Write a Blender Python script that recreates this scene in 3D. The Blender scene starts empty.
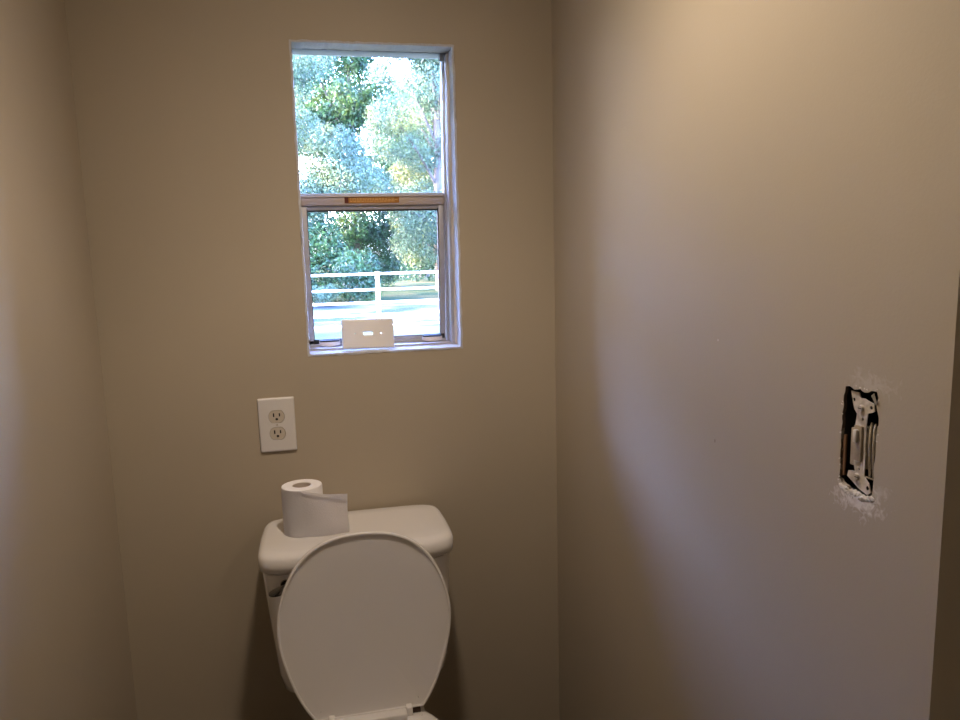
import bpy, bmesh, math, random
import numpy as np
from mathutils import Vector, Matrix
from mathutils.geometry import tessellate_polygon
PI = math.pi
S = bpy.context.scene
LAMP, SKY, SUN = 54., 10.5, 16.
COL = S.collection
XL, XR, YE, ZC = -0.453, 0.562, -1.145, 2.27      # alcove: left wall, right wall, end of right wall, ceiling

# ------------------------------------------------------------------ helpers
def mat(name, col, rough=.5, metal=0., spec=.5, bump=None, var=None, emis=None, coat=0.):
    m = bpy.data.materials.new(name); m.use_nodes = True
    nt = m.node_tree; b = nt.nodes['Principled BSDF']
    b.inputs['Base Color'].default_value = (*col, 1)
    b.inputs['Roughness'].default_value = rough
    b.inputs['Metallic'].default_value = metal
    b.inputs['Specular IOR Level'].default_value = spec
    b.inputs['Coat Weight'].default_value = coat
    tc = nt.nodes.new('ShaderNodeTexCoord')
    if bump:
        n = nt.nodes.new('ShaderNodeTexNoise'); n.inputs['Scale'].default_value = bump[0]
        n.inputs['Detail'].default_value = 4
        nt.links.new(tc.outputs['Object'], n.inputs['Vector'])
        bp = nt.nodes.new('ShaderNodeBump'); bp.inputs['Strength'].default_value = bump[1]
        bp.inputs['Distance'].default_value = bump[2]
        nt.links.new(n.outputs['Fac'], bp.inputs['Height']); nt.links.new(bp.outputs['Normal'], b.inputs['Normal'])
    if var:                                        # var = (scale, second colour, lo, hi)
        n = nt.nodes.new('ShaderNodeTexNoise'); n.inputs['Scale'].default_value = var[0]
        n.inputs['Detail'].default_value = 5
        nt.links.new(tc.outputs['Object'], n.inputs['Vector'])
        r = nt.nodes.new('ShaderNodeMapRange'); r.inputs['From Min'].default_value = var[2]; r.inputs['From Max'].default_value = var[3]
        nt.links.new(n.outputs['Fac'], r.inputs['Value'])
        mx = nt.nodes.new('ShaderNodeMix'); mx.data_type = 'RGBA'
        mx.inputs['A'].default_value = (*col, 1); mx.inputs['B'].default_value = (*var[1], 1)
        nt.links.new(r.outputs['Result'], mx.inputs['Factor']); nt.links.new(mx.outputs['Result'], b.inputs['Base Color'])
    if emis:
        b.inputs['Emission Color'].default_value = (*emis[0], 1); b.inputs['Emission Strength'].default_value = emis[1]
    return m

def obj(name, bm, m, parent=None, smooth=True, angle=35, loc=None):
    me = bpy.data.meshes.new(name)
    if isinstance(bm, bmesh.types.BMesh):
        bmesh.ops.recalc_face_normals(bm, faces=bm.faces)
        if loc is not None: bmesh.ops.translate(bm, verts=bm.verts, vec=-Vector(loc))
        bm.to_mesh(me); bm.free()
    if smooth:
        me.polygons.foreach_set('use_smooth', [True] * len(me.polygons)); me.set_sharp_from_angle(angle=math.radians(angle))
    o = bpy.data.objects.new(name, me); COL.objects.link(o)
    for x in (m if isinstance(m, (list, tuple)) else [m]): me.materials.append(x)
    if loc is not None: o.location = loc
    if parent is not None:
        o.parent = parent
        if loc is None: o.location = (0, 0, 0)
        o.matrix_parent_inverse = Matrix.Translation(-Vector(parent.location)) if parent.parent is None and parent.type == 'EMPTY' else (parent.matrix_parent_inverse.inverted() @ parent.matrix_parent_inverse)
    return o

def tag(o, label=None, cat=None, group=None, kind=None):
    if label: o['label'] = label
    if cat: o['category'] = cat
    if group: o['group'] = group
    if kind: o['kind'] = kind
    return o

def thing(name, label, cat, loc, group=None, kind=None):
    o = bpy.data.objects.new(name, None); COL.objects.link(o); o.location = loc; o.empty_display_size = .05
    return tag(o, label, cat, group, kind)

def box(bm, x0, x1, y0, y1, z0, z1, bev=0., seg=2):
    r = bmesh.ops.create_cube(bm, size=1)
    for v in r['verts']:
        v.co = Vector(((x0 + x1) / 2 + v.co.x * (x1 - x0), (y0 + y1) / 2 + v.co.y * (y1 - y0), (z0 + z1) / 2 + v.co.z * (z1 - z0)))
    if bev:
        es = list({e for v in r['verts'] for e in v.link_edges})
        bmesh.ops.bevel(bm, geom=es, offset=bev, segments=seg, affect='EDGES', profile=.5)
    return bm

def B(*a, **k): return box(bmesh.new(), *a, **k)

def frame_of(d):
    d = Vector(d).normalized(); u = d.orthogonal().normalized(); return u, d.cross(u), d

def cyl(bm, a, b, r, r2=None, n=20, cap=True):
    a, b = Vector(a), Vector(b); u, v, _ = frame_of(b - a); r2 = r if r2 is None else r2
    A = [bm.verts.new(a + (u * math.cos(t) + v * math.sin(t)) * r) for t in [2 * PI * i / n for i in range(n)]]
    Bv = [bm.verts.new(b + (u * math.cos(t) + v * math.sin(t)) * r2) for t in [2 * PI * i / n for i in range(n)]]
    for i in range(n): bm.faces.new((A[i], A[(i + 1) % n], Bv[(i + 1) % n], Bv[i]))
    if cap: bm.faces.new(A[::-1]); bm.faces.new(Bv)
    return bm

def tube(bm, pts, r, n=10):
    pts = [Vector(p) for p in pts]; rings = []
    u = None
    for i, p in enumerate(pts):
        d = (pts[min(i + 1, len(pts) - 1)] - pts[max(i - 1, 0)]).normalized()
        u = d.orthogonal().normalized() if u is None else (u - d * u.dot(d)).normalized()
        v = d.cross(u); rr = r[i] if isinstance(r, (list, tuple)) else r
        rings.append([bm.verts.new(p + (u * math.cos(2 * PI * k / n) + v * math.sin(2 * PI * k / n)) * rr) for k in range(n)])
    for a, b in zip(rings, rings[1:]):
        for k in range(n): bm.faces.new((a[k], a[(k + 1) % n], b[(k + 1) % n], b[k]))
    bm.faces.new(rings[0][::-1]); bm.faces.new(rings[-1]); return bm

def loft(rings, cap0=True, cap1=True, bm=None, closed=True):
    bm = bm or bmesh.new()
    R = [[bm.verts.new(p) for p in r] for r in rings]; n = len(R[0])
    for a, b in zip(R, R[1:]):
        for k in range(n if closed else n - 1): bm.faces.new((a[k], a[(k + 1) % n], b[(k + 1) % n], b[k]))
    if cap0: bm.faces.new(R[0][::-1])
    if cap1: bm.faces.new(R[-1])
    return bm

def holed(outer, holes, f, depth):
    """polygon with holes, f(a, b, d) maps to 3-D, extruded over depth, rims closed"""
    loops = [[Vector((a, b, 0)) for a, b in lp] for lp in [outer] + holes]
    tris = tessellate_polygon(loops); flat = [p for lp in loops for p in lp]; bm = bmesh.new()
    F = [bm.verts.new(f(p.x, p.y, 0)) for p in flat]; K = [bm.verts.new(f(p.x, p.y, depth)) for p in flat]
    for t in tris:
        bm.faces.new([F[i] for i in t]); bm.faces.new([K[i] for i in t[::-1]])
    s = 0
    for lp in loops:
        n = len(lp)
        for i in range(n):
            a, b = s + i, s + (i + 1) % n; bm.faces.new((F[a], F[b], K[b], K[a]))
        s += n
    return bm

def rrect(cx, cz, w, h, r, n=6):
    pts = []
    for sx, sz, t0 in ((1, 1, 0), (-1, 1, PI / 2), (-1, -1, PI), (1, -1, 1.5 * PI)):
        for k in range(n + 1):
            t = t0 + PI / 2 * k / n; pts.append((cx + sx * (w / 2 - r) + r * math.cos(t), cz + sz * (h / 2 - r) + r * math.sin(t)))
    return pts

# ------------------------------------------------------------------ materials
WALLC = (.43, .370, .285)
def wall_mat(name, patch=False):
    m = mat(name, WALLC, rough=.55, spec=.25, bump=(260, .07, .002), var=(1.6, (.40, .345, .265), .35, .7))
    nt = m.node_tree; b = nt.nodes['Principled BSDF']; L = nt.links
    def link(src, lo, hi, col, strength=1.):
        old = b.inputs['Base Color'].links[0].from_socket
        r = nt.nodes.new('ShaderNodeMapRange'); r.inputs['From Min'].default_value = lo; r.inputs['From Max'].default_value = hi
        r.inputs['To Max'].default_value = strength
        L.new(src, r.inputs['Value'])
        mx = nt.nodes.new('ShaderNodeMix'); mx.data_type = 'RGBA'
        L.new(r.outputs['Result'], mx.inputs['Factor']); L.new(old, mx.inputs['A']); mx.inputs['B'].default_value = (*col, 1)
        L.new(mx.outputs['Result'], b.inputs['Base Color'])
    tc = nt.nodes.new('ShaderNodeTexCoord')
    if patch:                                      # spackle smeared round the torn switch opening
        def blob(c, s, thr, k):
            mp = nt.nodes.new('ShaderNodeMapping'); mp.vector_type = 'POINT'
            mp.inputs['Scale'].default_value = (1, 1 / s[0], 1 / s[1])
            mp.inputs['Location'].default_value = (0, -c[0] / s[0], -c[1] / s[1])
            L.new(tc.outputs['Object'], mp.inputs['Vector'])
            sp = nt.nodes.new('ShaderNodeSeparateXYZ'); L.new(mp.outputs['Vector'], sp.inputs[0])
            cb = nt.nodes.new('ShaderNodeCombineXYZ'); L.new(sp.outputs['Y'], cb.inputs['Y']); L.new(sp.outputs['Z'], cb.inputs['Z'])
            ln = nt.nodes.new('ShaderNodeVectorMath'); ln.operation = 'LENGTH'; L.new(cb.outputs[0], ln.inputs[0])
            nz = nt.nodes.new('ShaderNodeTexNoise'); nz.inputs['Scale'].default_value = 90; nz.inputs['Detail'].default_value = 6
            nz.inputs['Distortion'].default_value = 1.5
            L.new(tc.outputs['Object'], nz.inputs['Vector'])
            ma = nt.nodes.new('ShaderNodeMath'); ma.operation = 'SUBTRACT'; L.new(nz.outputs['Fac'], ma.inputs[0])
            m2 = nt.nodes.new('ShaderNodeMath'); m2.operation = 'MULTIPLY'; L.new(ln.outputs['Value'], m2.inputs[0]); m2.inputs[1].default_value = k
            L.new(m2.outputs[0], ma.inputs[1]); return ma.outputs[0]
        link(blob((-.742, 1.2642), (.0022, .0022), 0, .36), .2, .4, (.68, .62, .54), .7)
        link(blob((-.7395, 1.1143), (.0016, .0034), 0, .36), .2, .4, (.16, .12, .09), .8)
        link(blob((-1.035, 1.122), (.040, .018), 0, .32), .2, .45, (.74, .70, .64), .9)
        link(blob((-1.045, 1.252), (.040, .015), 0, .36), .2, .45, (.58, .54, .47), .5)
        link(blob((-1.065, 1.138), (.016, .012), 0, .36), .2, .45, (.62, .58, .52), .5)
    return m
M = {
 'wall': wall_mat('greige_wall_paint'), 'wall_patch': wall_mat('greige_wall_paint_patched', True),
 'ceil': mat('ceiling_white', (.72, .70, .66), .8),
 'floor': mat('floor_vinyl', (.09, .07, .055), .45, var=(3, (.06, .05, .04), .35, .65)),
 'lining': mat('chalky_white_return', (.50, .51, .55), .8, bump=(140, .5, .003), var=(24, (.60, .60, .60), .5, .75)),
 'trimw': mat('trim_white', (.70, .68, .64), .5),
 'alu': mat('window_aluminium', (.50, .50, .54), .42, metal=.3, var=(30, (.44, .42, .43), .4, .7)),
 'head': mat('dark_grey_aluminium', (.22, .23, .29), .5, metal=.2),  # darker version of the frame aluminium, for the head only
 'bronze': mat('rail_champagne', (.60, .50, .43), .42, metal=.25, var=(14, (.54, .47, .44), .4, .7)),
 'gasket': mat('black_gasket', (.012, .013, .018), .6),
 'caulk': mat('cream_caulk', (.66, .57, .42), .7, bump=(60, .6, .003), var=(18, (.58, .54, .46), .4, .7)),
 'latch': mat('latch_grey', (.66, .62, .66), .4, metal=.1),
 'label': mat('orange_label', (.52, .22, .035), .5, var=(9, (.36, .15, .03), .4, .65)),
 'labeld': mat('label_dark_red', (.12, .02, .01), .5),
 'labelt': mat('label_text', (.78, .46, .16), .5),
 'plate': mat('plate_white', (.68, .655, .64), .32, coat=.2),
 'recept': mat('receptacle_almond', (.55, .49, .41), .4),
 'dark': mat('slot_black', (.01, .009, .008), .7),
 'screw': mat('painted_screw', (.55, .50, .43), .35, metal=.3),
 'china': mat('white_vitreous_china', (.80, .775, .76), .13, spec=.5, coat=.5),
 'seat': mat('white_plastic_seat', (.80, .775, .76), .27, spec=.45),
 'chrome': mat('chrome', (.30, .29, .28), .18, metal=1.),
 'paper': mat('toilet_paper', (.92, .90, .92), .95, spec=.1, bump=(350, .35, .002)),
 'card': mat('core_cardboard', (.60, .52, .46), .9),
 'boxm': mat('switch_box_dark', (.015, .016, .02), .5),
 'steel': mat('galvanised_strap', (.78, .72, .64), .4, metal=.3, var=(60, (.42, .36, .29), .45, .7)),
 'steel2': mat('bright_steel', (.72, .68, .6), .25, metal=.9),
 'swbody': mat('switch_body_tan', (.45, .38, .30), .45, var=(50, (.33, .27, .2), .4, .7)),
 'gyp': mat('broken_gypsum', (.70, .66, .60), .95, bump=(120, 1., .004)),
 'brownp': mat('brown_torn_paper', (.20, .11, .06), .9),
 'tornedge': mat('broken_board_edge', (.13, .10, .08), .95, bump=(200, 1., .003), var=(70, (.42, .36, .30), .5, .62)),
 'ground': mat('lawn', (.045, .068, .038), .95, spec=0., var=(.5, (.11, .10, .05), .42, .62)),
 'road': mat('pale_driveway', (.15, .15, .145), .95, spec=0., var=(.35, (.05, .065, .07), .50, .60)),  # bluish dark patches paint dappled tree shade into the driveway
 'fence': mat('white_fence_paint', (.80, .80, .78), .5),
 'bark': mat('bark', (.12, .10, .085), .9, bump=(20, .8, .02)),
  'base_m': mat('lamp_base', (.6, .58, .55), .4), 
 'globe': mat('lamp_lens', (.8, .75, .65), .4, emis=((1., .72, .45), 8.)),
}
gl = bpy.data.materials.new('window_glass'); gl.use_nodes = True; nt = gl.node_tree; nt.nodes.clear()
out = nt.nodes.new('ShaderNodeOutputMaterial'); tr = nt.nodes.new('ShaderNodeBsdfTransparent'); tr.inputs[0].default_value = (.93, .97, .97, 1)
gs = nt.nodes.new('ShaderNodeBsdfGlossy'); gs.inputs['Roughness'].default_value = .03
fr = nt.nodes.new('ShaderNodeFresnel'); fr.inputs[0].default_value = 1.35; mx = nt.nodes.new('ShaderNodeMixShader')
nt.links.new(fr.outputs[0], mx.inputs[0]); nt.links.new(tr.outputs[0], mx.inputs[1]); nt.links.new(gs.outputs[0], mx.inputs[2]); nt.links.new(mx.outputs[0], out.inputs[0])
M['glass'] = gl

def leaf_mat(name, a, b, c):
    m = bpy.data.materials.new(name); m.use_nodes = True; nt = m.node_tree; nt.nodes.clear(); L = nt.links
    out = nt.nodes.new('ShaderNodeOutputMaterial')
    tc = nt.nodes.new('ShaderNodeTexCoord')
    n1 = nt.nodes.new('ShaderNodeTexNoise'); n1.inputs['Scale'].default_value = .42; n1.inputs['Detail'].default_value = 2
    L.new(tc.outputs['Object'], n1.inputs['Vector'])
    cr = nt.nodes.new('ShaderNodeValToRGB'); e = cr.color_ramp.elements
    e[0].position = .36; e[0].color = (*a, 1); e[1].position = .66; e[1].color = (*c, 1)
    x = e.new(.52); x.color = (*b, 1)
    L.new(n1.outputs['Fac'], cr.inputs[0])
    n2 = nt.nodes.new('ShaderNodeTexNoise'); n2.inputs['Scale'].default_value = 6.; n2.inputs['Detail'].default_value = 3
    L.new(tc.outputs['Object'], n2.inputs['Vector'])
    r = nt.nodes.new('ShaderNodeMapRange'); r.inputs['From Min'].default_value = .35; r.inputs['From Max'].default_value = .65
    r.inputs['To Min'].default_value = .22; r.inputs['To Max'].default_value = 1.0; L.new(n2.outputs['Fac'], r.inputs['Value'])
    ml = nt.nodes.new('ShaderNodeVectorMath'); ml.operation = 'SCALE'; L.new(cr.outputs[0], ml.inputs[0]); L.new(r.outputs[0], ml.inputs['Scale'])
    d = nt.nodes.new('ShaderNodeBsdfPrincipled'); d.inputs['Roughness'].default_value = .38
    L.new(ml.outputs[0], d.inputs['Base Color'])
    t = nt.nodes.new('ShaderNodeBsdfTranslucent'); L.new(ml.outputs[0], t.inputs[0])
    mx = nt.nodes.new('ShaderNodeMixShader'); mx.inputs[0].default_value = .35
    L.new(d.outputs[0], mx.inputs[1]); L.new(t.outputs[0], mx.inputs[2]); L.new(mx.outputs[0], out.inputs[0])
    return m
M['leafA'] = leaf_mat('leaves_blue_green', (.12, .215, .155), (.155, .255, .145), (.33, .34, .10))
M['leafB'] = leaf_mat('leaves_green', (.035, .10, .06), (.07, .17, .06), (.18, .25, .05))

# ------------------------------------------------------------------ the room
random.seed(4)
WX0, WX1, WZ0, WZ1 = -0.0188, 0.329, 1.1784, 1.850    # window opening, in the plane of the back wall
def jag(a, b, n, amp, rnd=random):
    out = []
    for i in range(n):
        t = i / n; out.append((a[0] + (b[0] - a[0]) * t + (rnd.uniform(-amp, amp) if i else 0), a[1] + (b[1] - a[1]) * t + (rnd.uniform(-amp, amp) if i else 0)))
    return out
lt = .004
c = [(WX0 - lt, WZ0 - lt), (WX1 + lt, WZ0 - lt), (WX1 + lt, WZ1 + lt), (WX0 - lt, WZ1 + lt)]
ring = [q for i in range(4) for q in jag(c[i], c[(i + 1) % 4], 40, .0011)]
o = obj('wall_back', holed([(XL - .1, -.05), (2.2, -.05), (2.2, ZC + .05), (XL - .1, ZC + .05)], [ring], lambda a, b, d: (a, d, b), .118), M['wall'], smooth=False); o['kind'] = 'structure'
o = obj('wall_left', B(XL - .11, XL, -3.0, 0, -.05, ZC + .05), M['wall'], smooth=False); o['kind'] = 'structure'
# the torn opening round the switch
hole = [(-1.0075, 1.2425), (-1.013, 1.2440), (-1.021, 1.2415), (-1.030, 1.2435), (-1.037, 1.2410), (-1.046, 1.2445), (-1.054, 1.2450), (-1.0565, 1.239), (-1.054, 1.231),
        (-1.057, 1.222), (-1.0585, 1.211), (-1.0580, 1.203), (-1.0555, 1.197), (-1.0565, 1.186), (-1.0563, 1.172), (-1.0550, 1.160), (-1.0555, 1.148), (-1.0545, 1.135),
        (-1.050, 1.1275), (-1.043, 1.1285), (-1.034, 1.1265), (-1.025, 1.1290), (-1.016, 1.1325), (-1.008, 1.1345), (-1.0035, 1.1380), (-1.0050, 1.149), (-1.0040, 1.162),
        (-1.0048, 1.176), (-1.0035, 1.190), (-1.0052, 1.201), (-1.0042, 1.212), (-1.0063, 1.222), (-1.0052, 1.232)]
hj = []
for i, (a, b) in enumerate(hole):
    a2, b2 = hole[(i + 1) % len(hole)]
    hj += [(a, b), ((a + a2) / 2 + random.uniform(-.0009, .0009), (b + b2) / 2 + random.uniform(-.0009, .0009))]
bm = holed([(YE, -.05), (0, -.05), (0, ZC + .05), (YE, ZC + .05)], [hj], lambda a, b, d: (XR + d, a, b), .0040)
box(bm, XR + .09, XR + .1027, YE, 0, -.05, ZC + .05)
box(bm, XR + .0040, XR + .09, YE, YE + .04, -.05, ZC + .05)
o = obj('wall_right', bm, [M['wall_patch'], M['tornedge']], smooth=False)
for p_ in o.data.polygons:                             # raw broken edge of the opening
    c_ = p_.center
    if abs(p_.normal.x) < .5 and -1.07 < c_.y < -.99 and 1.10 < c_.z < 1.26 and c_.x < XR + .01: p_.material_index = 1; o['kind'] = 'structure'
o = obj('wall_far_right', B(2.1, 2.2, -3.0, 0, -.05, ZC + .05), M['wall'], smooth=False); o['kind'] = 'structure'
o = obj('wall_front', B(XL - .11, 2.2, -3.1, -3.0, -.05, ZC + .05), M['wall'], smooth=False); o['kind'] = 'structure'
o = obj('floor', B(XL - .11, 2.2, -3.1, .16, -.10, 0), M['floor'], smooth=False); o['kind'] = 'structure'
o = obj('ceiling', B(XL - .11, 2.2, -3.1, .16, ZC, ZC + .1), M['ceil'], smooth=False); o['kind'] = 'structure'
o = obj('baseboard_back', B(XL, XR, -.014, 0, 0, .09, .003), M['trimw']); o['kind'] = 'structure'
o = obj('baseboard_left', B(XL, XL + .014, -3., -.014, 0, .09, .003), M['trimw']); o['kind'] = 'structure'
o = obj('baseboard_right', B(XR - .014, XR, YE, -.014, 0, .09, .003), M['trimw']); o['kind'] = 'structure'

# chalky white return that lines the window opening
def lining(a0, a1, b0, b1, amp):
    random.seed(11)
    cc = [(a0, b0), (a1, b0), (a1, b1), (a0, b1)]
    return [q for i in range(4) for q in jag(cc[i], cc[(i + 1) % 4], 40, amp)]
bm = holed(lining(WX0 - lt - .0005, WX1 + lt + .0005, WZ0 - lt - .0005, WZ1 + lt + .0005, .0014), [lining(WX0, WX1, WZ0, WZ1, .0007)], lambda a, b, d: (a, d - .0012, b), .075)
o = obj('trim_1', bm, M['lining'], smooth=False); tag(o, kind='structure')

# ------------------------------------------------------------------ window unit
win = bpy.data.objects.new('window_1', None); COL.objects.link(win); win.location = (.14, .11, WZ0); tag(win, kind='structure')
def sh(bm, k=.016):            # the unit sits a touch out of square on its right
    for v in bm.verts:
        if v.co.x > .2: v.co.x += (v.co.z - 1.53) * k
    return bm
# fixed frame: head, right jamb, left jamb (behind the return), bottom
FYF = .052
bm = bmesh.new()
box(bm, -.06, .345, FYF, .090, 1.8492, 1.90, .0006); box(bm, -.06, .345, .09, .118, 1.8530, 1.90, .0006)
hd = obj('frame_head', bm, M['head'], win); bm = bmesh.new()
box(bm, .3205, .350, FYF, .118, 1.17, 1.8490, .0008)       # right jamb
box(bm, .3172, .350, .086, .118, 1.17, 1.8465, .0008)
box(bm, -.06, -.0215, FYF + .01, .118, 1.17, 1.8465, .0008)
box(bm, -.06, .345, FYF + .006, .118, 1.118, 1.1835, .0008)   # bottom
f = obj('window_frame', sh(bm, .012), M['alu'], win)
bm = bmesh.new()
box(bm, .3090, .3210, FYF - .001, .060, 1.8330, 1.8475, .0008); box(bm, .3140, .3165, FYF - .0022, FYF, 1.8395, 1.8420)
obj('corner_bracket', bm, M['alu'], win)
bm = bmesh.new(); n = 60; ra = []
random.seed(3)
for i in range(n + 1):
    z = 1.180 + (1.848 - 1.180) * i / n; w = .0042 + random.uniform(-.0007, .0010) + .0012 * math.sin(i * .35)
    ra.append([(WX1 + .001, FYF + .004, z), (WX1 - w, FYF + .001, z), (WX1 - w * .7, FYF - .005, z), (WX1 + .001, FYF - .010, z)])
obj('caulk_bead', loft(ra, bm=bm), M['caulk'], win)
# upper pane with its thin rails
up = obj('upper_pane', sh(B(-.045, .318, .108, .110, 1.541, 1.8540)), M['glass'], win, smooth=False)
bm = bmesh.new(); box(bm, -.045, .3165, .102, .116, 1.535, 1.5420, .001)
obj('glazing_strip', sh(bm), mat('pale_blue_grey_strip', (.60, .63, .74), .4, metal=.2), win)
# meeting rail
bm = bmesh.new()
box(bm, -.050, .3165, .096, .108, 1.5135, 1.5345, .0015); box(bm, -.050, .3165, .093, .098, 1.5325, 1.5355, .0008)
mr = obj('meeting_rail', sh(bm, .008), M['bronze'], win)
lb = obj('warning_label', B(.0800, .2085, .0954, .0961, 1.5185, 1.5330), [M['label'], M['labeld'], M['labelt']], mr, smooth=False)
lb['label'] = 'orange brown warning sticker on the rail'
bm = bmesh.new()
box(bm, .0803, .0893, .0951, .0956, 1.5188, 1.5327)
obj('sticker_symbol', bm, M['labeld'], lb, smooth=False)
bm = bmesh.new(); random.seed(8)
for r_, z in enumerate((1.5295, 1.5262, 1.5229)):
    x = .0925
    while x < .198:
        w = random.uniform(.003, .009); box(bm, x, x + w, .0952, .0956, z - .0009, z + .0006); x += w + .0017
obj('sticker_print', bm, M['labelt'], lb, smooth=False)
# lower sash
bm = bmesh.new()
box(bm, -.040, -.0075, .100, .114, 1.186, 1.512, .0012)      # left stile
box(bm, .3035, .3165, .100, .114, 1.186, 1.512, .0012)
box(bm, -.040, .3165, .102, .114, 1.503, 1.5140, .001); box(bm, -.040, .3165, .1085, .114, 1.512, 1.530)
box(bm, -.040, .3165, .100, .114, 1.1855, 1.1985, .0012)      # bottom rail, stepped
box(bm, -.040, .3165, .092, .102, 1.1825, 1.1895, .001)
ls = obj('lower_sash', sh(bm), M['alu'], win)
lo = obj('lower_pane', B(-.012, .306, .106, .108, 1.196, 1.506), M['glass'], win, smooth=False)
bm = bmesh.new()
box(bm, .3010, .3040, .1015, .116, 1.197, 1.506); box(bm, -.0080, -.0062, .1015, .116, 1.197, 1.506)
box(bm, -.008, .304, .1015, .116, 1.5000, 1.5035); box(bm, -.008, .304, .1005, .116, 1.1975, 1.1998)
box(bm, -.0085, .0035, .0985, .104, 1.188, 1.2005); box(bm, .296, .3105, .0985, .104, 1.187, 1.2005)
obj('gasket', sh(bm, .010), M['gasket'], win, smooth=False)
for x0 in (.0035, .2505):
    bm = bmesh.new(); rg = []
    for i in range(13):                               # a shallow boat-shaped finger latch
        t = i / 12; x = x0 + .049 * t; d = .0065 + .0085 * math.sin(PI * t) ** .7; h = .0075 + .0025 * math.sin(PI * t)
        zc = 1.1915 - .0018 * math.sin(PI * t)
        rg.append([(x, .094, zc - h / 2), (x, .094 - d, zc - h / 2), (x, .094 - d * .75, zc + h / 2), (x, .094, zc + h / 2)])
    loft(rg, bm=bm); pass
    la = obj('sash_latch', bm, M['latch'], win)
    obj('latch_recess', B(x0 + .002, x0 + .047, .088, .0999, 1.1935, 1.1985), M['gasket'], la, smooth=False)

# ------------------------------------------------------------------ wall plate on the sill (lying on its side, leaning)
def slab_plate(w, h, t, bev, holes):
    outer = rrect(0, 0, w, h, .0025, 4); inner = rrect(0, 0, w - 2 * bev, h - 2 * bev, .002, 4)
    bm = bmesh.new(); loops = [[Vector((a, b, 0)) for a, b in lp] for lp in [inner] + holes]
    tr = tessellate_polygon(loops); flat = [p for l in loops for p in l]
    F = [bm.verts.new((p.x, -t, p.y)) for p in flat]; K = [bm.verts.new((p.x, 0, p.y)) for p in flat]
    for q in tr: bm.faces.new([F[i] for i in q])
    s = len(inner)
    for h_ in holes:
        n = len(h_)
        for i in range(n):
            a, b = s + i, s + (i + 1) % n; bm.faces.new((F[a], F[b], K[b], K[a]))
        s += n
    rings = []
    for k in range(5):
        a = PI / 2 * k / 4
        rings.append([(ix + (ox - ix) * math.sin(a), -t + t * .75 * (1 - math.cos(a)), iz + (oz - iz) * math.sin(a)) for (ix, iz), (ox, oz) in zip(inner, outer)])
    rings.append([(ox, 0, oz) for ox, oz in outer])
    loft(rings, False, False, bm)
    loft([[(x, 0, z) for x, z in outer], [(x * .97, 0, z * .96) for x, z in outer]], False, False, bm)
    bmesh.ops.remove_doubles(bm, verts=bm.verts, dist=1e-5)
    return bm
circ = lambda cx, cz, r, n=16: [(cx + r * math.cos(2 * PI * i / n), cz + r * math.sin(2 * PI * i / n)) for i in range(n)]
bm = slab_plate(.1215, .0720, .0055, .004, [rrect(0.0, .0, .0235, .0095, .0012, 3), circ(-.0300, 0, .0016), circ(.0300, 0, .0019)])
sp = obj('switch_plate', bm, M['plate'], angle=30)
tag(sp, 'loose white single toggle switch plate lying sideways on the sill against the window', 'switch plate')
sp.matrix_world = Matrix.Translation((.1165, .0500, WZ0 + .0355)) @ Matrix.Rotation(math.radians(-20), 4, 'X') @ Matrix.Rotation(math.radians(1.2), 4, 'Y')

# ------------------------------------------------------------------ duplex outlet
ol = thing('duplex_outlet', 'off-white duplex power outlet on the back wall below the window', 'outlet', (-.100, 0, 1.0233))
cx, cz = -.100, 1.0233
def outline_recept(z0, r=.0172, cut=.0143, n=28):
    pts = []
    for i in range(n):
        t = 2 * PI * i / n; pts.append((r * math.cos(t), z0 + max(-cut, min(cut, r * math.sin(t)))))
    return pts
bm = slab_plate(.0800, .1240, .0060, .004, [outline_recept(.0195, .0176, .0147), outline_recept(-.0195, .0176, .0147), circ(0, 0, .0024)])
bmesh.ops.rotate(bm, verts=bm.verts, cent=(0, 0, 0), matrix=Matrix.Rotation(math.radians(-.3), 3, 'Y')); bmesh.ops.translate(bm, verts=bm.verts, vec=(cx, -.0005, cz))
obj('cover_plate', bm, M['plate'], ol, angle=30)
for s in (1, -1):
    bm = bmesh.new(); o1 = outline_recept(.0195 * s, .0167, .0139)
    slots = [rrect(-.0064, .0195 * s + .0035, .0031, .0090, .0004, 2), rrect(.0064, .0195 * s + .0035, .0029, .0078, .0004, 2), circ(0, .0195 * s - .0062, .0030, 12)]
    bm = holed(o1, slots, lambda a, b, d: (cx + a, -.0070 + d, cz + b), .0065)
    rc = obj('receptacle', bm, M['recept'], ol, smooth=False)
    bm = bmesh.new()
    for sl in slots:
        a = [p[0] for p in sl]; b = [p[1] for p in sl]; box(bm, cx + min(a), cx + max(a), -.0046, -.0020, cz + min(b), cz + max(b))
    obj('slot_contacts', bm, M['dark'], rc, smooth=False)
bm = cyl(bmesh.new(), (cx, -.0045, cz), (cx, -.0070, cz), .0026, .0020, 16)
obj('screw', bm, M['screw'], ol)

# ------------------------------------------------------------------ toilet
TX = .066
toi = thing('toilet', 'white two-piece toilet against the back wall with its seat cover raised', 'toilet', (TX, -.30, 0))
def D_ring(z, xl, xr, yb, yf, n=48, p=3.2, bulge=0., skew=0.):
    """rounded-box ring; front at yf, back at yb (yb > yf)"""
    cx_, cy_ = (xl + xr) / 2, (yb + yf) / 2; a, b = (xr - xl) / 2, (yb - yf) / 2; r = []
    for i in range(n):
        t = 2 * PI * i / n; c_, s_ = math.cos(t), math.sin(t)
        x = cx_ + a * math.copysign(abs(c_) ** (2 / p), c_); y = cy_ + b * math.copysign(abs(s_) ** (2 / p), s_)
        k = (y - cy_) / b                               # narrower at the back
        x = cx_ + (x - cx_) * (1 - skew * max(0, k)); y -= bulge * (1 - ((x - cx_) / a) ** 2) if k < 0 else 0
        r.append((x, y, z))
    return r
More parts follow.
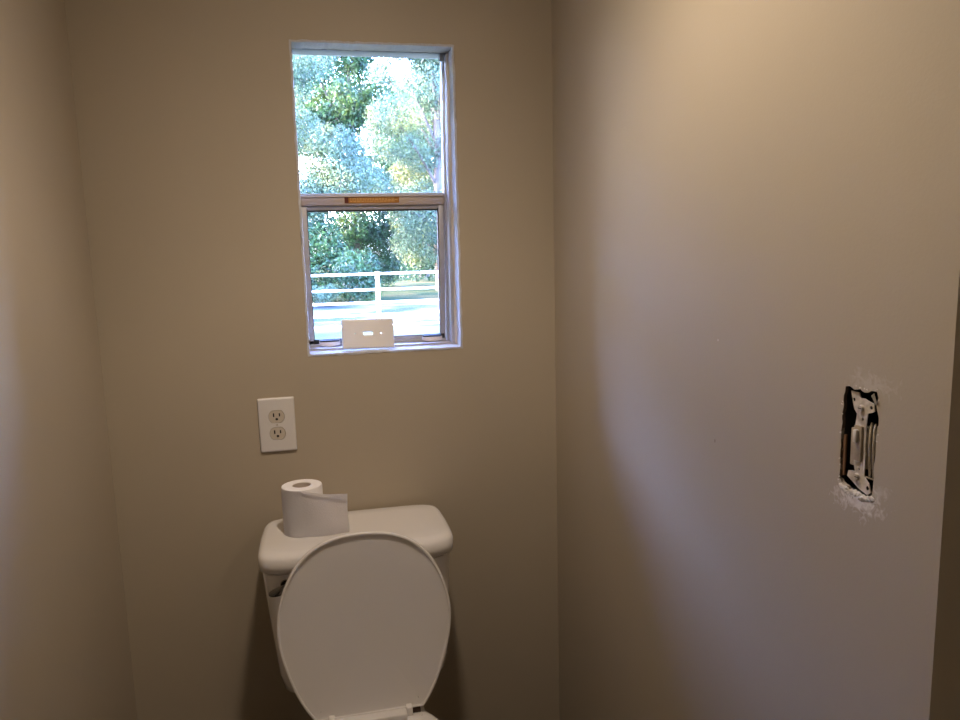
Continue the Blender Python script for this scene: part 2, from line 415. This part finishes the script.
# tank: tapers to the bottom, rounded underneath
rings = [D_ring(.458, -.066, .195, -.06, -.165, p=3), D_ring(.463, -.098, .226, -.045, -.19, p=3.4), D_ring(.482, -.114, .241, -.032, -.209, p=4),
         D_ring(.52, -.1210, .2465, -.026, -.216, p=4.6), D_ring(.64, -.1310, .2520, -.022, -.224, p=5.2), D_ring(.7625, -.1400, .2560, -.016, -.234, p=6), D_ring(.7640, -.1370, .2530, -.019, -.231, p=6), D_ring(.7700, -.1330, .2490, -.023, -.226, p=6)]
tank = obj('tank', loft(rings), M['china'], toi, angle=50)
k = dict(p=7.5, skew=.025, bulge=.006, n=72)
rings = [D_ring(.7695, -.128, .244, -.026, -.222, **k), D_ring(.7690, -.140, .256, -.013, -.237, **k), D_ring(.7715, -.1440, .2600, -.0105, -.2415, **k),
         D_ring(.785, -.1452, .2612, -.010, -.2430, **k), D_ring(.7980, -.1448, .2608, -.0102, -.2420, **k), D_ring(.8045, -.1420, .2580, -.012, -.2370, **k),
         D_ring(.8082, -.1370, .253, -.015, -.2290, **k), D_ring(.8096, -.1300, .246, -.020, -.218, **k), D_ring(.8100, -.10, .22, -.05, -.19, **k)]
obj('tank_lid', loft(rings), M['china'], toi, angle=60)
# flush lever on the front, near the left
bm = bmesh.new(); zl = .741
cyl(bm, (-.090, -.218, zl + .001), (-.090, -.233, zl + .001), .0135, .0110, 24)
cyl(bm, (-.090, -.233, zl + .001), (-.090, -.244, zl + .001), .0065, .0065, 16)
rg = []
for i in range(11):
    t = i / 10; x = -.080 - .044 * t; w = .0055 + .0045 * math.sin(PI * min(1, t * 1.05)) ** .8 if t < 1 else .003
    zz = zl + .005 - .013 * t; y = -.246 - .004 * math.sin(t * PI)
    rg.append([(x, y - .0032 * math.cos(a), zz + w * math.sin(a)) for a in [2 * PI * q / 14 for q in range(14)]])
loft(rg, bm=bm)
obj('flush_lever', bm, M['chrome'], toi)
# bowl: pedestal, flare, rim; hollow inside
def egg(z, cy, a, bf, bb, n=48, cx_=TX):
    r = []
    for i in range(n):
        t = 2 * PI * i / n; c_, s_ = math.cos(t), math.sin(t); r.append((cx_ + a * c_, cy + (bb if s_ > 0 else bf) * s_, z))
    return r
rings = [egg(0, -.36, .115, .20, .20), egg(.02, -.36, .112, .195, .20), egg(.12, -.37, .098, .16, .19), egg(.22, -.40, .112, .17, .21), egg(.31, -.44, .152, .215, .22),
         egg(.38, -.46, .172, .235, .205), egg(.42, -.47, .178, .24, .20), egg(.436, -.47, .180, .242, .195), egg(.440, -.47, .172, .234, .188), egg(.438, -.47, .135, .195, .15),
         egg(.40, -.47, .128, .185, .14), egg(.30, -.46, .10, .14, .11), egg(.24, -.44, .05, .07, .06)]
bm = loft(rings); box(bm, TX - .115, TX + .115, -.33, -.06, .385, .436, .015, 4); box(bm, TX - .10, TX + .10, -.24, -.07, .425, .466, .012, 3)
bowl = obj('bowl', bm, M['china'], toi, angle=45)
# seat ring, lying down
HY, HZ = -.292, .4585
def seat_out(v, w):            # outline half-width, v from hinge
    return w
OUT = [(0, .108), (.012, .118), (.03, .1285), (.06, .1425), (.09, .1535), (.12, .1620), (.15, .1695), (.18, .1728), (.205, .1730), (.23, .1705), (.255, .1640), (.28, .1560), (.305, .1440), (.325, .1310), (.342, .1160), (.356, .0990), (.366, .0810), (.3735, .0600), (.378, .0380), (.380, .0160), (.3803, 0)]
def outline(extra=0, scale=1.):
    pts = [(w, v) for v, w in OUT] + [(-w, v) for v, w in OUT[::-1][1:]]
    # resample smooth
    P = np.array(pts); d = np.r_[0, np.cumsum(np.hypot(*np.diff(P, axis=0).T))]; n = 88
    t = np.linspace(0, d[-1], n); Q = np.c_[np.interp(t, d, P[:, 0]), np.interp(t, d, P[:, 1])]
    for _ in range(3): Q[1:-1] = (Q[:-2] + 2 * Q[1:-1] + Q[2:]) / 4
    b = [(Q[-1][0] + (Q[0][0] - Q[-1][0]) * i / 20, 0.) for i in range(1, 20)]
    return np.array([tuple(q) for q in Q] + b)
OL = outline()
def inset(P, dlt):
    n = len(P); T = np.roll(P, -1, 0) - np.roll(P, 1, 0); T /= np.linalg.norm(T, axis=1)[:, None]
    N = np.c_[-T[:, 1], T[:, 0]]; return P + N * dlt
n_ = len(OL)
rings = []
for dlt, z in ((.006, 0), (0, .003), (-.001, .009), (.001, .014), (.008, .0175), (.020, .019), (.040, .0165), (.052, .010), (.056, .004), (.054, 0)):
    P = inset(OL * np.array([1.0, 1.03]), dlt); rings.append([(TX + p[0], HY - .006 - p[1], .4500 + z) for p in P])
rings.append(rings[0])
bm = loft(rings, False, False); bmesh.ops.remove_doubles(bm, verts=bm.verts, dist=1e-6)
obj('seat', bm, M['seat'], toi, angle=60)
# cover, raised and leaning on the tank lid: rim all round, recessed panel with a deeper upper part
lean = math.radians(2.2)
def cov(p, dep):               # p = (u, v); dep towards the room
    v = p[1]; return (TX - .004 + p[0], HY - .000 + v * math.sin(lean) - dep, .4770 + v * math.cos(lean))
rings = []
for dlt, dep in ((.010, -.0045), (.003, -.003), (0, .001), (0, .0085), (.0010, .0098), (.0030, .0104), (.0048, .0098)):
    P = inset(OL, dlt); rings.append([cov(p, dep) for p in P])
def upper(p, lo=.315):          # 1 in the upper part of the cover, 0 below the notches
    return min(1., max(0., (p[1] - lo) / .010))
for dlt, deep, sh_ in ((.0054, .0080, .0078), (.0062, .0060, .0076), (.0080, .0054, .0074), (.020, .0050, .0068), (.045, .0044, .0056), (.075, .0008, .0036), (.105, .0008, .0030), (.135, .0008, .0028)):
    ring_ = []
    for p, q in zip(OL, inset(OL, dlt)):
        if dlt > .08:                                     # gather safely towards the middle
            c0 = np.array([0, .195]); q = c0 + (inset(OL, .075)[len(ring_)] - c0) * (1 - (dlt - .075) / .08)
        t = upper(p) * max(0, 1 - max(0, dlt - .011) / .06)
        ring_.append(cov(q, sh_ * (1 - t) + deep * t))
    rings.append(ring_)
bm = loft(rings); obj('seat_cover', bm, M['seat'], toi, angle=40)
for s in (-1, 1):
    bm = bmesh.new(); x = TX - .004 + s * .0775
    box(bm, x - .0065, x + .0065, HY - .022, HY - .001, .452, .4865, .0022, 3)
    obj('hinge_cap', bm, M['seat'], toi)
bm = bmesh.new(); box(bm, TX - .004 - .0720, TX - .004 + .0720, HY - .034, HY - .0105, .458, .4820, .003, 3)
obj('hinge_mount', bm, M['seat'], toi)
bm = cyl(bmesh.new(), (TX - .096, HY + .001, .466), (TX + .098, HY + .001, .466), .0060, n=14)
obj('hinge_rod', bm, mat('hinge_brown', (.10, .055, .04), .5), toi)

# ------------------------------------------------------------------ toilet roll on the tank lid
rx, ry, rz, rr, rh = -.0512, -.1150, .8101, .0432, .103
rl = thing('toilet_roll', 'white toilet paper roll standing on the tank lid with a loose sheet', 'toilet paper', (rx, ry, rz))
bm = bmesh.new(); rings = []; nn = 56
prof = [(.0195, .0005), (.0200, 0), (.042, 0), (rr - .0006, .001), (rr, .004), (rr + .0003, .05), (rr, rh - .004), (rr - .001, rh - .001), (rr - .003, rh), (.034, rh + .0004), (.0275, rh - .0002), (.0205, rh - .0004), (.0198, rh - .002), (.0195, .0005)]
for r_, z in prof[:-1]:
    rings.append([(rx + r_ * math.cos(2 * PI * i / nn), ry + r_ * .96 * math.sin(2 * PI * i / nn), rz + z) for i in range(nn)])
rings.append(rings[0]); bm = loft(rings, False, False); bmesh.ops.remove_doubles(bm, verts=bm.verts, dist=1e-6)
obj('paper_roll', bm, M['paper'], rl)
bm = bmesh.new(); rings = []
for r_, z in ((.0196, .001), (.0196, rh - .0015), (.0186, rh - .0015), (.0186, .001), (.0196, .001)):
    rings.append([(rx + r_ * math.cos(2 * PI * i / 32), ry + r_ * .96 * math.sin(2 * PI * i / 32), rz + z) for i in range(32)])
obj('cardboard_core', loft(rings, False, False), M['card'], rl)
# loose sheet: leaves the roll at its front, runs to the right, ends in a straight edge
path = []
for i in range(12):
    a = math.radians(195 + 75 * i / 11); path.append((rx + (rr + .0008) * math.cos(a), ry + (rr * .96 + .0008) * math.sin(a)))
lx, ly = path[-1]
for i in range(1, 17):
    t = i / 16; path.append((lx + .094 * t, ly + .004 * t - .007 * math.sin(t * PI)))
verts = []; bm = bmesh.new(); nh = 12; grid = []
for i, (x, y) in enumerate(path):
    t = max(0, (i - 11) / 16); top = rh - .001 - .0165 * t ** .8; row = []
    for j in range(nh + 1):
        s = j / nh; row.append(bm.verts.new((x + .001 * math.sin(s * 5 + i) * t, y - .0015 * math.sin(s * PI) * t + .0012 * math.sin(9 * t) * t, rz + .0012 + (top - .0012) * s)))
    grid.append(row)
for a, b in zip(grid, grid[1:]):
    for j in range(nh): bm.faces.new((a[j], a[j + 1], b[j + 1], b[j]))
bmesh.ops.solidify(bm, geom=bm.faces[:], thickness=.0005)
so = obj('loose_sheet', bm, M['paper'], rl)
bm = bmesh.new(); grid = []                          # the torn-off top corner folded back over the sheet
for i in range(13):
    t = i / 12; k_ = 11 + int(round(t * 16)); x, y = path[min(k_, len(path) - 1)]; top = rh - .001 - .0165 * t ** .8; d = .004 + .012 * t
    grid.append([bm.verts.new((x, y - .0022, rz + top)), bm.verts.new((x - .0006, y - .0034, rz + top - d * .5)), bm.verts.new((x - .001, y - .0028, rz + top - d))])
for a, b in zip(grid, grid[1:]):
    for j in range(2): bm.faces.new((a[j], a[j + 1], b[j + 1], b[j]))
bmesh.ops.solidify(bm, geom=bm.faces[:], thickness=.0004)
obj('folded_edge', bm, M['paper'], rl)

# ------------------------------------------------------------------ uncovered switch in the torn hole of the right wall
sw = thing('uncovered_light_switch', 'uncovered light switch on a bare metal strap in a torn hole in the right wall', 'light switch', (XR + .004, -1.030, 1.185))
X = XR
def slab(poly, holes, x0, t):   # poly in (y, z)
    return holed(poly, holes, lambda a, b, d: (x0 + d, a, b), t)
bm = bmesh.new()                                      # box open to the room
y0, y1, z0, z1 = -1.060, -1.001, 1.1285, 1.2430
box(bm, X + .058, X + .060, y0, y1, z0, z1); box(bm, X + .0045, X + .060, y0 - .002, y0, z0, z1); box(bm, X + .0045, X + .060, y1, y1 + .002, z0, z1)
box(bm, X + .0045, X + .060, y0, y1, z0 - .002, z0); box(bm, X + .0045, X + .060, y0, y1, z1, z1 + .002)
obj('switch_box', bm, M['boxm'], sw, smooth=False)
cy = -1.0285
def C(y, z, r, n=12): return [(y + r * math.cos(2 * PI * i / n), z + r * math.sin(2 * PI * i / n)) for i in range(n)]
strap = [(cy + .0165, 1.2385), (cy + .0040, 1.2385), (cy + .0015, 1.2330), (cy - .0045, 1.2335), (cy - .0080, 1.2325), (cy - .0185, 1.2300), (cy - .0195, 1.2225), (cy - .0150, 1.2200), (cy - .0100, 1.2185),
         (cy - .0085, 1.2050), (cy - .0090, 1.1550), (cy - .0090, 1.1490), (cy - .0165, 1.1430), (cy - .0200, 1.1345), (cy - .0150, 1.1300), (cy - .0010, 1.1335), (cy + .0060, 1.1375), (cy + .0165, 1.1425), (cy + .0150, 1.1490),
         (cy + .0050, 1.1510), (cy + .0075, 1.1600), (cy + .0080, 1.2000), (cy + .0060, 1.2150), (cy + .0100, 1.2190), (cy + .0125, 1.2250)]
bm = slab(strap, [C(cy + .0115, 1.2295, .0022), C(cy - .0145, 1.2255, .0022), C(cy - .0030, 1.2105, .0016), C(cy - .0145, 1.1375, .0025), C(cy - .0010, 1.1545, .0014)], X + .0035, .0012)
st = obj('metal_strap', bm, M['steel'], sw, smooth=False)
for z in (1.2225, 1.1462):
    bm = cyl(bmesh.new(), (X + .0040, cy + .001 - (.002 if z > 1.2 else 0), z), (X + .0005, cy + .001 - (.002 if z > 1.2 else 0), z), .0038, .0032, 18)
    sc_ = obj('screw', bm, M['screw'], st)
    obj('screw_slot', B(X + .0003, X + .0006, cy - .0035, cy + .0015, z - .0004, z + .0004), M['dark'], sc_, smooth=False)
bm = bmesh.new()                                       # moulded body with its toggle frame
box(bm, X + .0045, X + .034, cy - .0085, cy + .0150, 1.1560, 1.1980, .0012); box(bm, X + .0005, X + .0050, cy - .0055, cy + .0060, 1.1640, 1.2030, .0010)
obj('switch_body', bm, M['swbody'], sw)
bm = bmesh.new(); box(bm, X - .0035, X + .003, cy - .0020, cy + .0030, 1.1850, 1.1990, .0010)
obj('toggle', bm, M['plate'], sw)
bm = bmesh.new()                                       # bright side clips
for yy, w in ((-.0125, .0022), (-.0180, .0018), (-.0228, .0016)):
    tube(bm, [(X + .008, cy + yy, 1.1500), (X + .0062, cy + yy - .0005, 1.165), (X + .0055, cy + yy, 1.185), (X + .007, cy + yy + .001, 1.2020), (X + .010, cy + yy + .0025, 1.2075)], w * .8, 8)
obj('side_clip', bm, M['steel2'], sw)
bm = bmesh.new()
box(bm, X + .005, X + .0062, cy - .0260, cy - .0090, 1.1480, 1.1496)
obj('bare_wire', bm, M['steel2'], sw, smooth=False)
bm = tube(bmesh.new(), [(X + .045, cy + .018, 1.225), (X + .025, cy + .0185, 1.215), (X + .017, cy + .0165, 1.20), (X + .016, cy + .0185, 1.18), (X + .024, cy + .0180, 1.162)], .0018, 8)
obj('wire', bm, mat('wire_blue_grey', (.10, .12, .16), .4), sw)
# crumbling gypsum lip round the hole: part of the wall finish
random.seed(21)
def crumb_mesh(pts, amp):
    bm = bmesh.new()
    for (y, z, s) in pts:
        r = bmesh.ops.create_icosphere(bm, subdivisions=1, radius=s)
        for v in r['verts']:
            v.co = Vector((v.co.x * .45 + X + .0002, v.co.y * random.uniform(.8, 1.6) + y, v.co.z * random.uniform(.5, 1.1) + z)) + Vector((0, random.uniform(-amp, amp), random.uniform(-amp, amp)))
    return bm
pts = []
for i in range(46):
    t = random.random(); pts.append((-1.006 - .050 * t, 1.1300 - .0055 * math.sin(t * PI) * random.uniform(.1, 1.4), random.uniform(.0014, .0042)))
for i in range(6):
    t = random.random(); pts.append((-1.008 - .048 * t, 1.2455 + random.uniform(-.001, .002), random.uniform(.0008, .0018)))
for i in range(9): pts.append((-1.0035 + random.uniform(-.0008, .0012), random.uniform(1.135, 1.235), random.uniform(.0008, .0018)))
for i in range(3): pts.append((-1.0575 + random.uniform(-.0008, .0008), random.uniform(1.14, 1.24), random.uniform(.0006, .0013)))
g = obj('gypsum_edge', crumb_mesh(pts, .0006), M['gyp'], sw, smooth=False); g['label'] = 'crumbling white plaster lip'; g['kind'] = 'stuff'
bm = bmesh.new()
box(bm, X + .0025, X + .0045, -1.0085, -1.0050, 1.142, 1.188); obj('torn_paper', bm, M['brownp'], sw, smooth=False)
bm = bmesh.new()
f_ = [bm.verts.new(p) for p in ((X - .001, -1.047, 1.2395), (X - .0045, -1.0555, 1.2440), (X - .002, -1.0570, 1.2340), (X + .0005, -1.0530, 1.2305))]; bm.faces.new(f_)
bmesh.ops.solidify(bm, geom=bm.faces[:], thickness=.0006); obj('torn_flap', bm, M['gyp'], sw, smooth=False)

# ------------------------------------------------------------------ outdoors
GZ = -.60
def patch(x0, x1, y0, y1, z, nx=1, ny=1):
    bm = bmesh.new(); box(bm, x0, x1, y0, y1, z - .2, z); return bm
o = obj('ground', patch(-160, 160, .12, 240, GZ), M['ground'], smooth=False); tag(o, kind='structure')
o = obj('driveway', patch(-60, 60, 20.5, 28.0, GZ + .02), M['road'], smooth=False); tag(o, kind='structure')
FY = 17.0
fe = thing('rail_fence', 'white five-rail fence running across the yard outside the window', 'fence', (1.55, FY, GZ))
posts = [1.545 + 2.45 * k for k in range(-6, 8)]
for x in posts:
    bm = B(x - .048, x + .048, FY - .048, FY + .048, GZ, .955, .006); obj('post', bm, M['fence'], fe)
for z in (.905, .515, .195, -.115, -.385):
    bm = B(posts[0], posts[-1], FY - .062, FY - .03, z - .028, z + .028, .004); obj('rail', bm, M['fence'], fe)

def leaves(n, blobs, size, seed, droop=.3):
    rs = np.random.RandomState(seed); W = np.array([b[3] * b[4] * b[5] for b in blobs]) ** .75; W /= W.sum()
    idx = rs.choice(len(blobs), n, p=W); Bb = np.array(blobs)[idx]
    d = rs.normal(size=(n, 3)); d /= np.linalg.norm(d, axis=1)[:, None]
    rad = rs.uniform(.35, 1., n) ** .5
    c = Bb[:, :3] + d * Bb[:, 3:6] * rad[:, None] + rs.normal(scale=.06, size=(n, 3))
    nrm = d + rs.normal(scale=.8, size=(n, 3)) + np.array([0, 0, .3]); nrm /= np.linalg.norm(nrm, axis=1)[:, None]
    ax = rs.normal(size=(n, 3)) + np.array([0, 0, -droop * 2]); ax -= nrm * (ax * nrm).sum(1)[:, None]; ax /= np.linalg.norm(ax, axis=1)[:, None]
    sd = np.cross(nrm, ax); L = size * rs.uniform(.6, 1.5, n)[:, None]; Wd = L * rs.uniform(.28, .5, n)[:, None]
    V = np.stack([c - ax * L * .5, c + sd * Wd * .5 + nrm * L * .06, c + ax * L * .5, c - sd * Wd * .5 + nrm * L * .06], 1).reshape(-1, 3)
    me = bpy.data.meshes.new('foliage'); F = np.arange(n * 4).reshape(-1, 4)
    me.from_pydata(V.tolist(), [], F.tolist()); return me
def tree_parts(seed, H, spread, nleaf, size, lm, zlo):
    rs = random.Random(seed); blobs = []
    for i in range(34):
        z = zlo + (H - zlo) * rs.random() ** .9; k = math.sin(PI * min(1, max(.12, (z - zlo * .3) / H)) ** .8)
        a = rs.uniform(0, 2 * PI); r = spread * k * rs.uniform(.1, 1.)
        s = rs.uniform(.5, 1.15) * spread * .34; blobs.append((r * math.cos(a), r * math.sin(a), z, s, s, s * .7))
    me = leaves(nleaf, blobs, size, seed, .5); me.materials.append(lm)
    bm = bmesh.new(); tube(bm, [(0, 0, -.1), (.1, .05, H * .25), (-.1, .1, H * .5), (.1, 0, H * .9)], [spread * .075, spread * .055, spread * .035, .03], 10)
    for b in blobs[:16]:
        zb = min(b[2] * .6, H * .7); tube(bm, [(0, 0, zb), (b[0] * .5, b[1] * .5, (zb + b[2]) / 2 + .2), (b[0], b[1], b[2])], [.09, .06, .02], 6)
    bmesh.ops.recalc_face_normals(bm, faces=bm.faces); mt = bpy.data.meshes.new('trunk'); bm.to_mesh(mt); bm.free(); mt.materials.append(M['bark'])
    return me, mt
def plant(name, label, cat, group, loc, rot, sc, me, mt):
    t = thing(name, label, cat, loc, group); t.rotation_euler.z = rot; t.scale = (sc, sc, sc)
    for nm, mm in (('foliage', me), ('trunk', mt)):
        if mm is None: continue
        c_ = bpy.data.objects.new(nm, mm); COL.objects.link(c_); c_.parent = t
    return t
TA = tree_parts(5, 14.5, 4.8, 100000, .135, M['leafA'], 2.2)
TB = tree_parts(9, 12.0, 4.4, 34000, .21, M['leafB'], 2.0)
TS = 'trees beyond the fence'
for nm, lab, loc, rot, sc, P in (
    ('leafy_tree', 'tall pale blue-green tree filling the left of the upper window pane', (-1.6, 33, GZ), .3, 1., TA),
    ('leafy_tree', 'tall pale blue-green tree filling the right of the upper window pane', (6.6, 37, GZ), 2.1, 1.02, TA),
    ('leafy_tree', 'darker green tree seen between the two tall pale trees', (2.6, 43, GZ), 1.1, 1.3, TB),
    ('leafy_tree', 'darker green tree furthest left beyond the fence', (-9.5, 44, GZ), 4., 1.25, TB),
    ('leafy_tree', 'darker green tree furthest right beyond the fence', (15.0, 46, GZ), 5., 1.25, TB),
    ('leafy_tree', 'distant green tree showing low between the shrubs, left of the fence post', (-3.2, 58, GZ), 2.6, 1.3, TB),
    ('leafy_tree', 'distant green tree showing low above the sunlit grass on the right', (9.0, 60, GZ), .8, 1.35, TB)):
    plant(nm, lab, 'tree', None, loc, rot, sc, *P)
def shrub_mesh(seed, w, h, n, size, lm):
    rs = random.Random(seed); blobs = [(rs.uniform(-w, w) * .6, rs.uniform(-w, w) * .4, h * rs.uniform(.25, .75), w * .45, w * .4, h * .32) for _ in range(9)]
    me = leaves(n, blobs, size, seed, .1); me.materials.append(lm); return me
SA = shrub_mesh(2, 1.5, 2.3, 5200, .13, M['leafB']); SB = shrub_mesh(6, 1.3, 1.5, 4200, .12, M['leafA']); SC = shrub_mesh(7, 2.0, 3.2, 7000, .15, M['leafB'])
for lab, loc, rot, sc, me in (
    ('broad green shrub behind the left end of the fence', (-1.4, 28.6, GZ), 0, 1., SA),
    ('green shrub directly behind the visible fence post', (1.9, 29.2, GZ), 1.4, 1.05, SA),
    ('low pale green shrub behind the fence between its neighbours', (.3, 27.4, GZ), .7, .62, SB),
    ('distant green shrub past the sunlit grass on the right', (8.4, 50, GZ), 2.5, 1.7, SA),
    ('tall dark shrub at the foot of the left tree', (-.3, 31.0, GZ), 3.3, 1.12, SC),
    ('dark shrub deep behind the visible fence post', (3.4, 42, GZ), 1.9, 1.0, SC),
    ('tall dark shrub at the foot of the right tree', (7.2, 54, GZ), .4, 1.1, SC)):
    plant('shrub', lab, 'shrub', None, loc, rot, sc, me, None)
def screen_strip(label, seed, xs):  # unseen leaf strips added beside the view to block side skylight
    rs = random.Random(seed); bl = []
    for _ in range(60):
        a = math.radians(rs.uniform(15, 46 if xs < 0 else 27)); r = rs.uniform(27, 33); bl.append((xs * r * math.sin(a), r * math.cos(a), rs.uniform(0, 10. if xs < 0 else 6.), 2.4, 2.0, 2.0))
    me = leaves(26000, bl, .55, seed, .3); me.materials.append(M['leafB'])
    o = bpy.data.objects.new('leaf_screen', me); COL.objects.link(o); tag(o, label, 'leaf_screen', kind='stuff')
screen_strip('added unseen woodland left of the yard, beyond the left tree', 31, -1)
screen_strip('added unseen woodland right of the yard, beyond the right tree', 37, 1)
o = obj('added_eave', B(-4, 6, .118, 1.05, 2.12, 2.30), M['trimw'], smooth=False); tag(o, kind='structure')  # unseen eave, added and sized to cut the high skylight entering the window

# ------------------------------------------------------------------ alcove downlight, and an added fill lamp behind the camera
LX, LY = .12, -.76
cl = thing('recessed_downlight', 'round recessed warm downlight in the ceiling above the toilet alcove', 'light', (LX, LY, ZC))
rg = []
for r_, z in ((.062, ZC + .0), (.078, ZC - .0005), (.080, ZC - .003), (.076, ZC - .006), (.062, ZC - .006), (.060, ZC - .002), (.062, ZC)):
    rg.append([(LX + r_ * math.cos(2 * PI * i / 40), LY + r_ * math.sin(2 * PI * i / 40), z) for i in range(40)])
obj('trim_ring', loft(rg, False, False), M['base_m'], cl)
obj('lens', cyl(bmesh.new(), (LX, LY, ZC), (LX, LY, ZC - .003), .060, n=40), M['globe'], cl)
ld = bpy.data.lights.new('downlight', 'POINT'); ld.energy = LAMP; ld.color = (1., .82, .65); ld.shadow_soft_size = .05
tx = bpy.data.texts.new('wide_beam_downlight')      # photometric profile of a wide-beam recessed lamp
ang = [0, 10, 20, 30, 40, 50, 60, 70, 80, 90, 180]; cdl = [560, 570, 690, 850, 790, 430, 215, 110, 40, 0, 0]
tx.write('IESNA:LM-63-1995\n[TEST] downlight\nTILT=NONE\n1 1000 1 %d 1 1 2 0.1 0.1 0\n1 1 10\n%s\n0\n%s\n' % (len(ang), ' '.join(map(str, ang)), ' '.join(map(str, cdl))))
ld.use_nodes = True; ln = ld.node_tree; em = ln.nodes['Emission']; ie = ln.nodes.new('ShaderNodeTexIES'); ie.mode = 'INTERNAL'; ie.ies = tx
ie.inputs['Strength'].default_value = .0112; ln.links.new(ie.outputs[0], em.inputs['Strength'])
lo_ = bpy.data.objects.new('downlight', ld); COL.objects.link(lo_); lo_.location = (LX, LY, ZC - .06)

GX, GY = .95, -2.35  # unseen lamp added to lift the dark end of the right wall
rl2 = thing('added_fill_light', 'added dim round fill light, unseen, in the room behind the alcove', 'light', (GX, GY, ZC))
obj('base', cyl(bmesh.new(), (GX, GY, ZC), (GX, GY, ZC - .02), .12, .115, 32), M['base_m'], rl2)
rg = []
for k_ in range(8):
    a = PI / 2 * k_ / 7; r_ = .11 * math.cos(a) + .0008; rg.append([(GX + r_ * math.cos(2 * PI * i / 32), GY + r_ * math.sin(2 * PI * i / 32), ZC - .02 - .05 * math.sin(a)) for i in range(32)])
obj('globe', loft(rg), M['globe'], rl2)
l2 = bpy.data.lights.new('fill_bulb', 'POINT'); l2.energy = 4.; l2.color = (1., .80, .58); l2.shadow_soft_size = .06
b2 = bpy.data.objects.new('fill_bulb', l2); COL.objects.link(b2); b2.location = (GX, GY, ZC - .14)

# ------------------------------------------------------------------ sky and sun
w = bpy.data.worlds.new('sky'); S.world = w; w.use_nodes = True; nt = w.node_tree
bg = nt.nodes['Background']; sk = nt.nodes.new('ShaderNodeTexSky'); sk.sky_type = 'NISHITA'; sk.sun_disc = False
sk.sun_elevation = math.radians(20); sk.sun_rotation = math.radians(276); sk.air_density = 1.0; sk.dust_density = 2.2; sk.ozone_density = 2.
nt.links.new(sk.outputs[0], bg.inputs[0]); bg.inputs[1].default_value = SKY
tn = nt.nodes.new('ShaderNodeVectorMath'); tn.operation = 'MULTIPLY'; tn.inputs[1].default_value = (1.0, .95, 1.42)
nt.links.new(sk.outputs[0], tn.inputs[0]); nt.links.new(tn.outputs[0], bg.inputs[0])
sl = bpy.data.lights.new('sun', 'SUN'); sl.energy = SUN; sl.angle = math.radians(.6); sl.color = (1., .95, .86)
so_ = bpy.data.objects.new('sun', sl); COL.objects.link(so_)
so_.rotation_euler = Vector((-.930, .098, .355)).to_track_quat('Z', 'Y').to_euler(); so_.location = (0, -5, 12)

# ------------------------------------------------------------------ camera
pitch, yaw, roll = 0.1463352517883003, 0.2165202205184447, -0.026392852932703586
cyw, syw, cp, sp_ = math.cos(yaw), math.sin(yaw), math.cos(pitch), math.sin(pitch)
F = Vector((syw * cp, cyw * cp, -sp_)); R = Vector((cyw, -syw, 0)); U = R.cross(F)
R2 = R * math.cos(roll) + U * math.sin(roll); U2 = -R * math.sin(roll) + U * math.cos(roll)
cd = bpy.data.cameras.new('camera'); cd.sensor_width = 36; cd.lens = 740 / 960 * 36; cd.clip_start = .02; cd.clip_end = 500
co = bpy.data.objects.new('camera', cd); COL.objects.link(co)
m3 = Matrix((R2, U2, -F)).transposed().to_4x4(); m3.translation = Vector((0, -1.7, 1.40)); co.matrix_world = m3
S.camera = co
S.view_settings.view_transform = 'Standard'; S.view_settings.look = 'None'; S.view_settings.gamma = 1; S.view_settings.exposure = 0
S.view_settings.use_curve_mapping = False
S.cycles.max_bounces = 12; S.cycles.diffuse_bounces = 4; S.cycles.transparent_max_bounces = 12
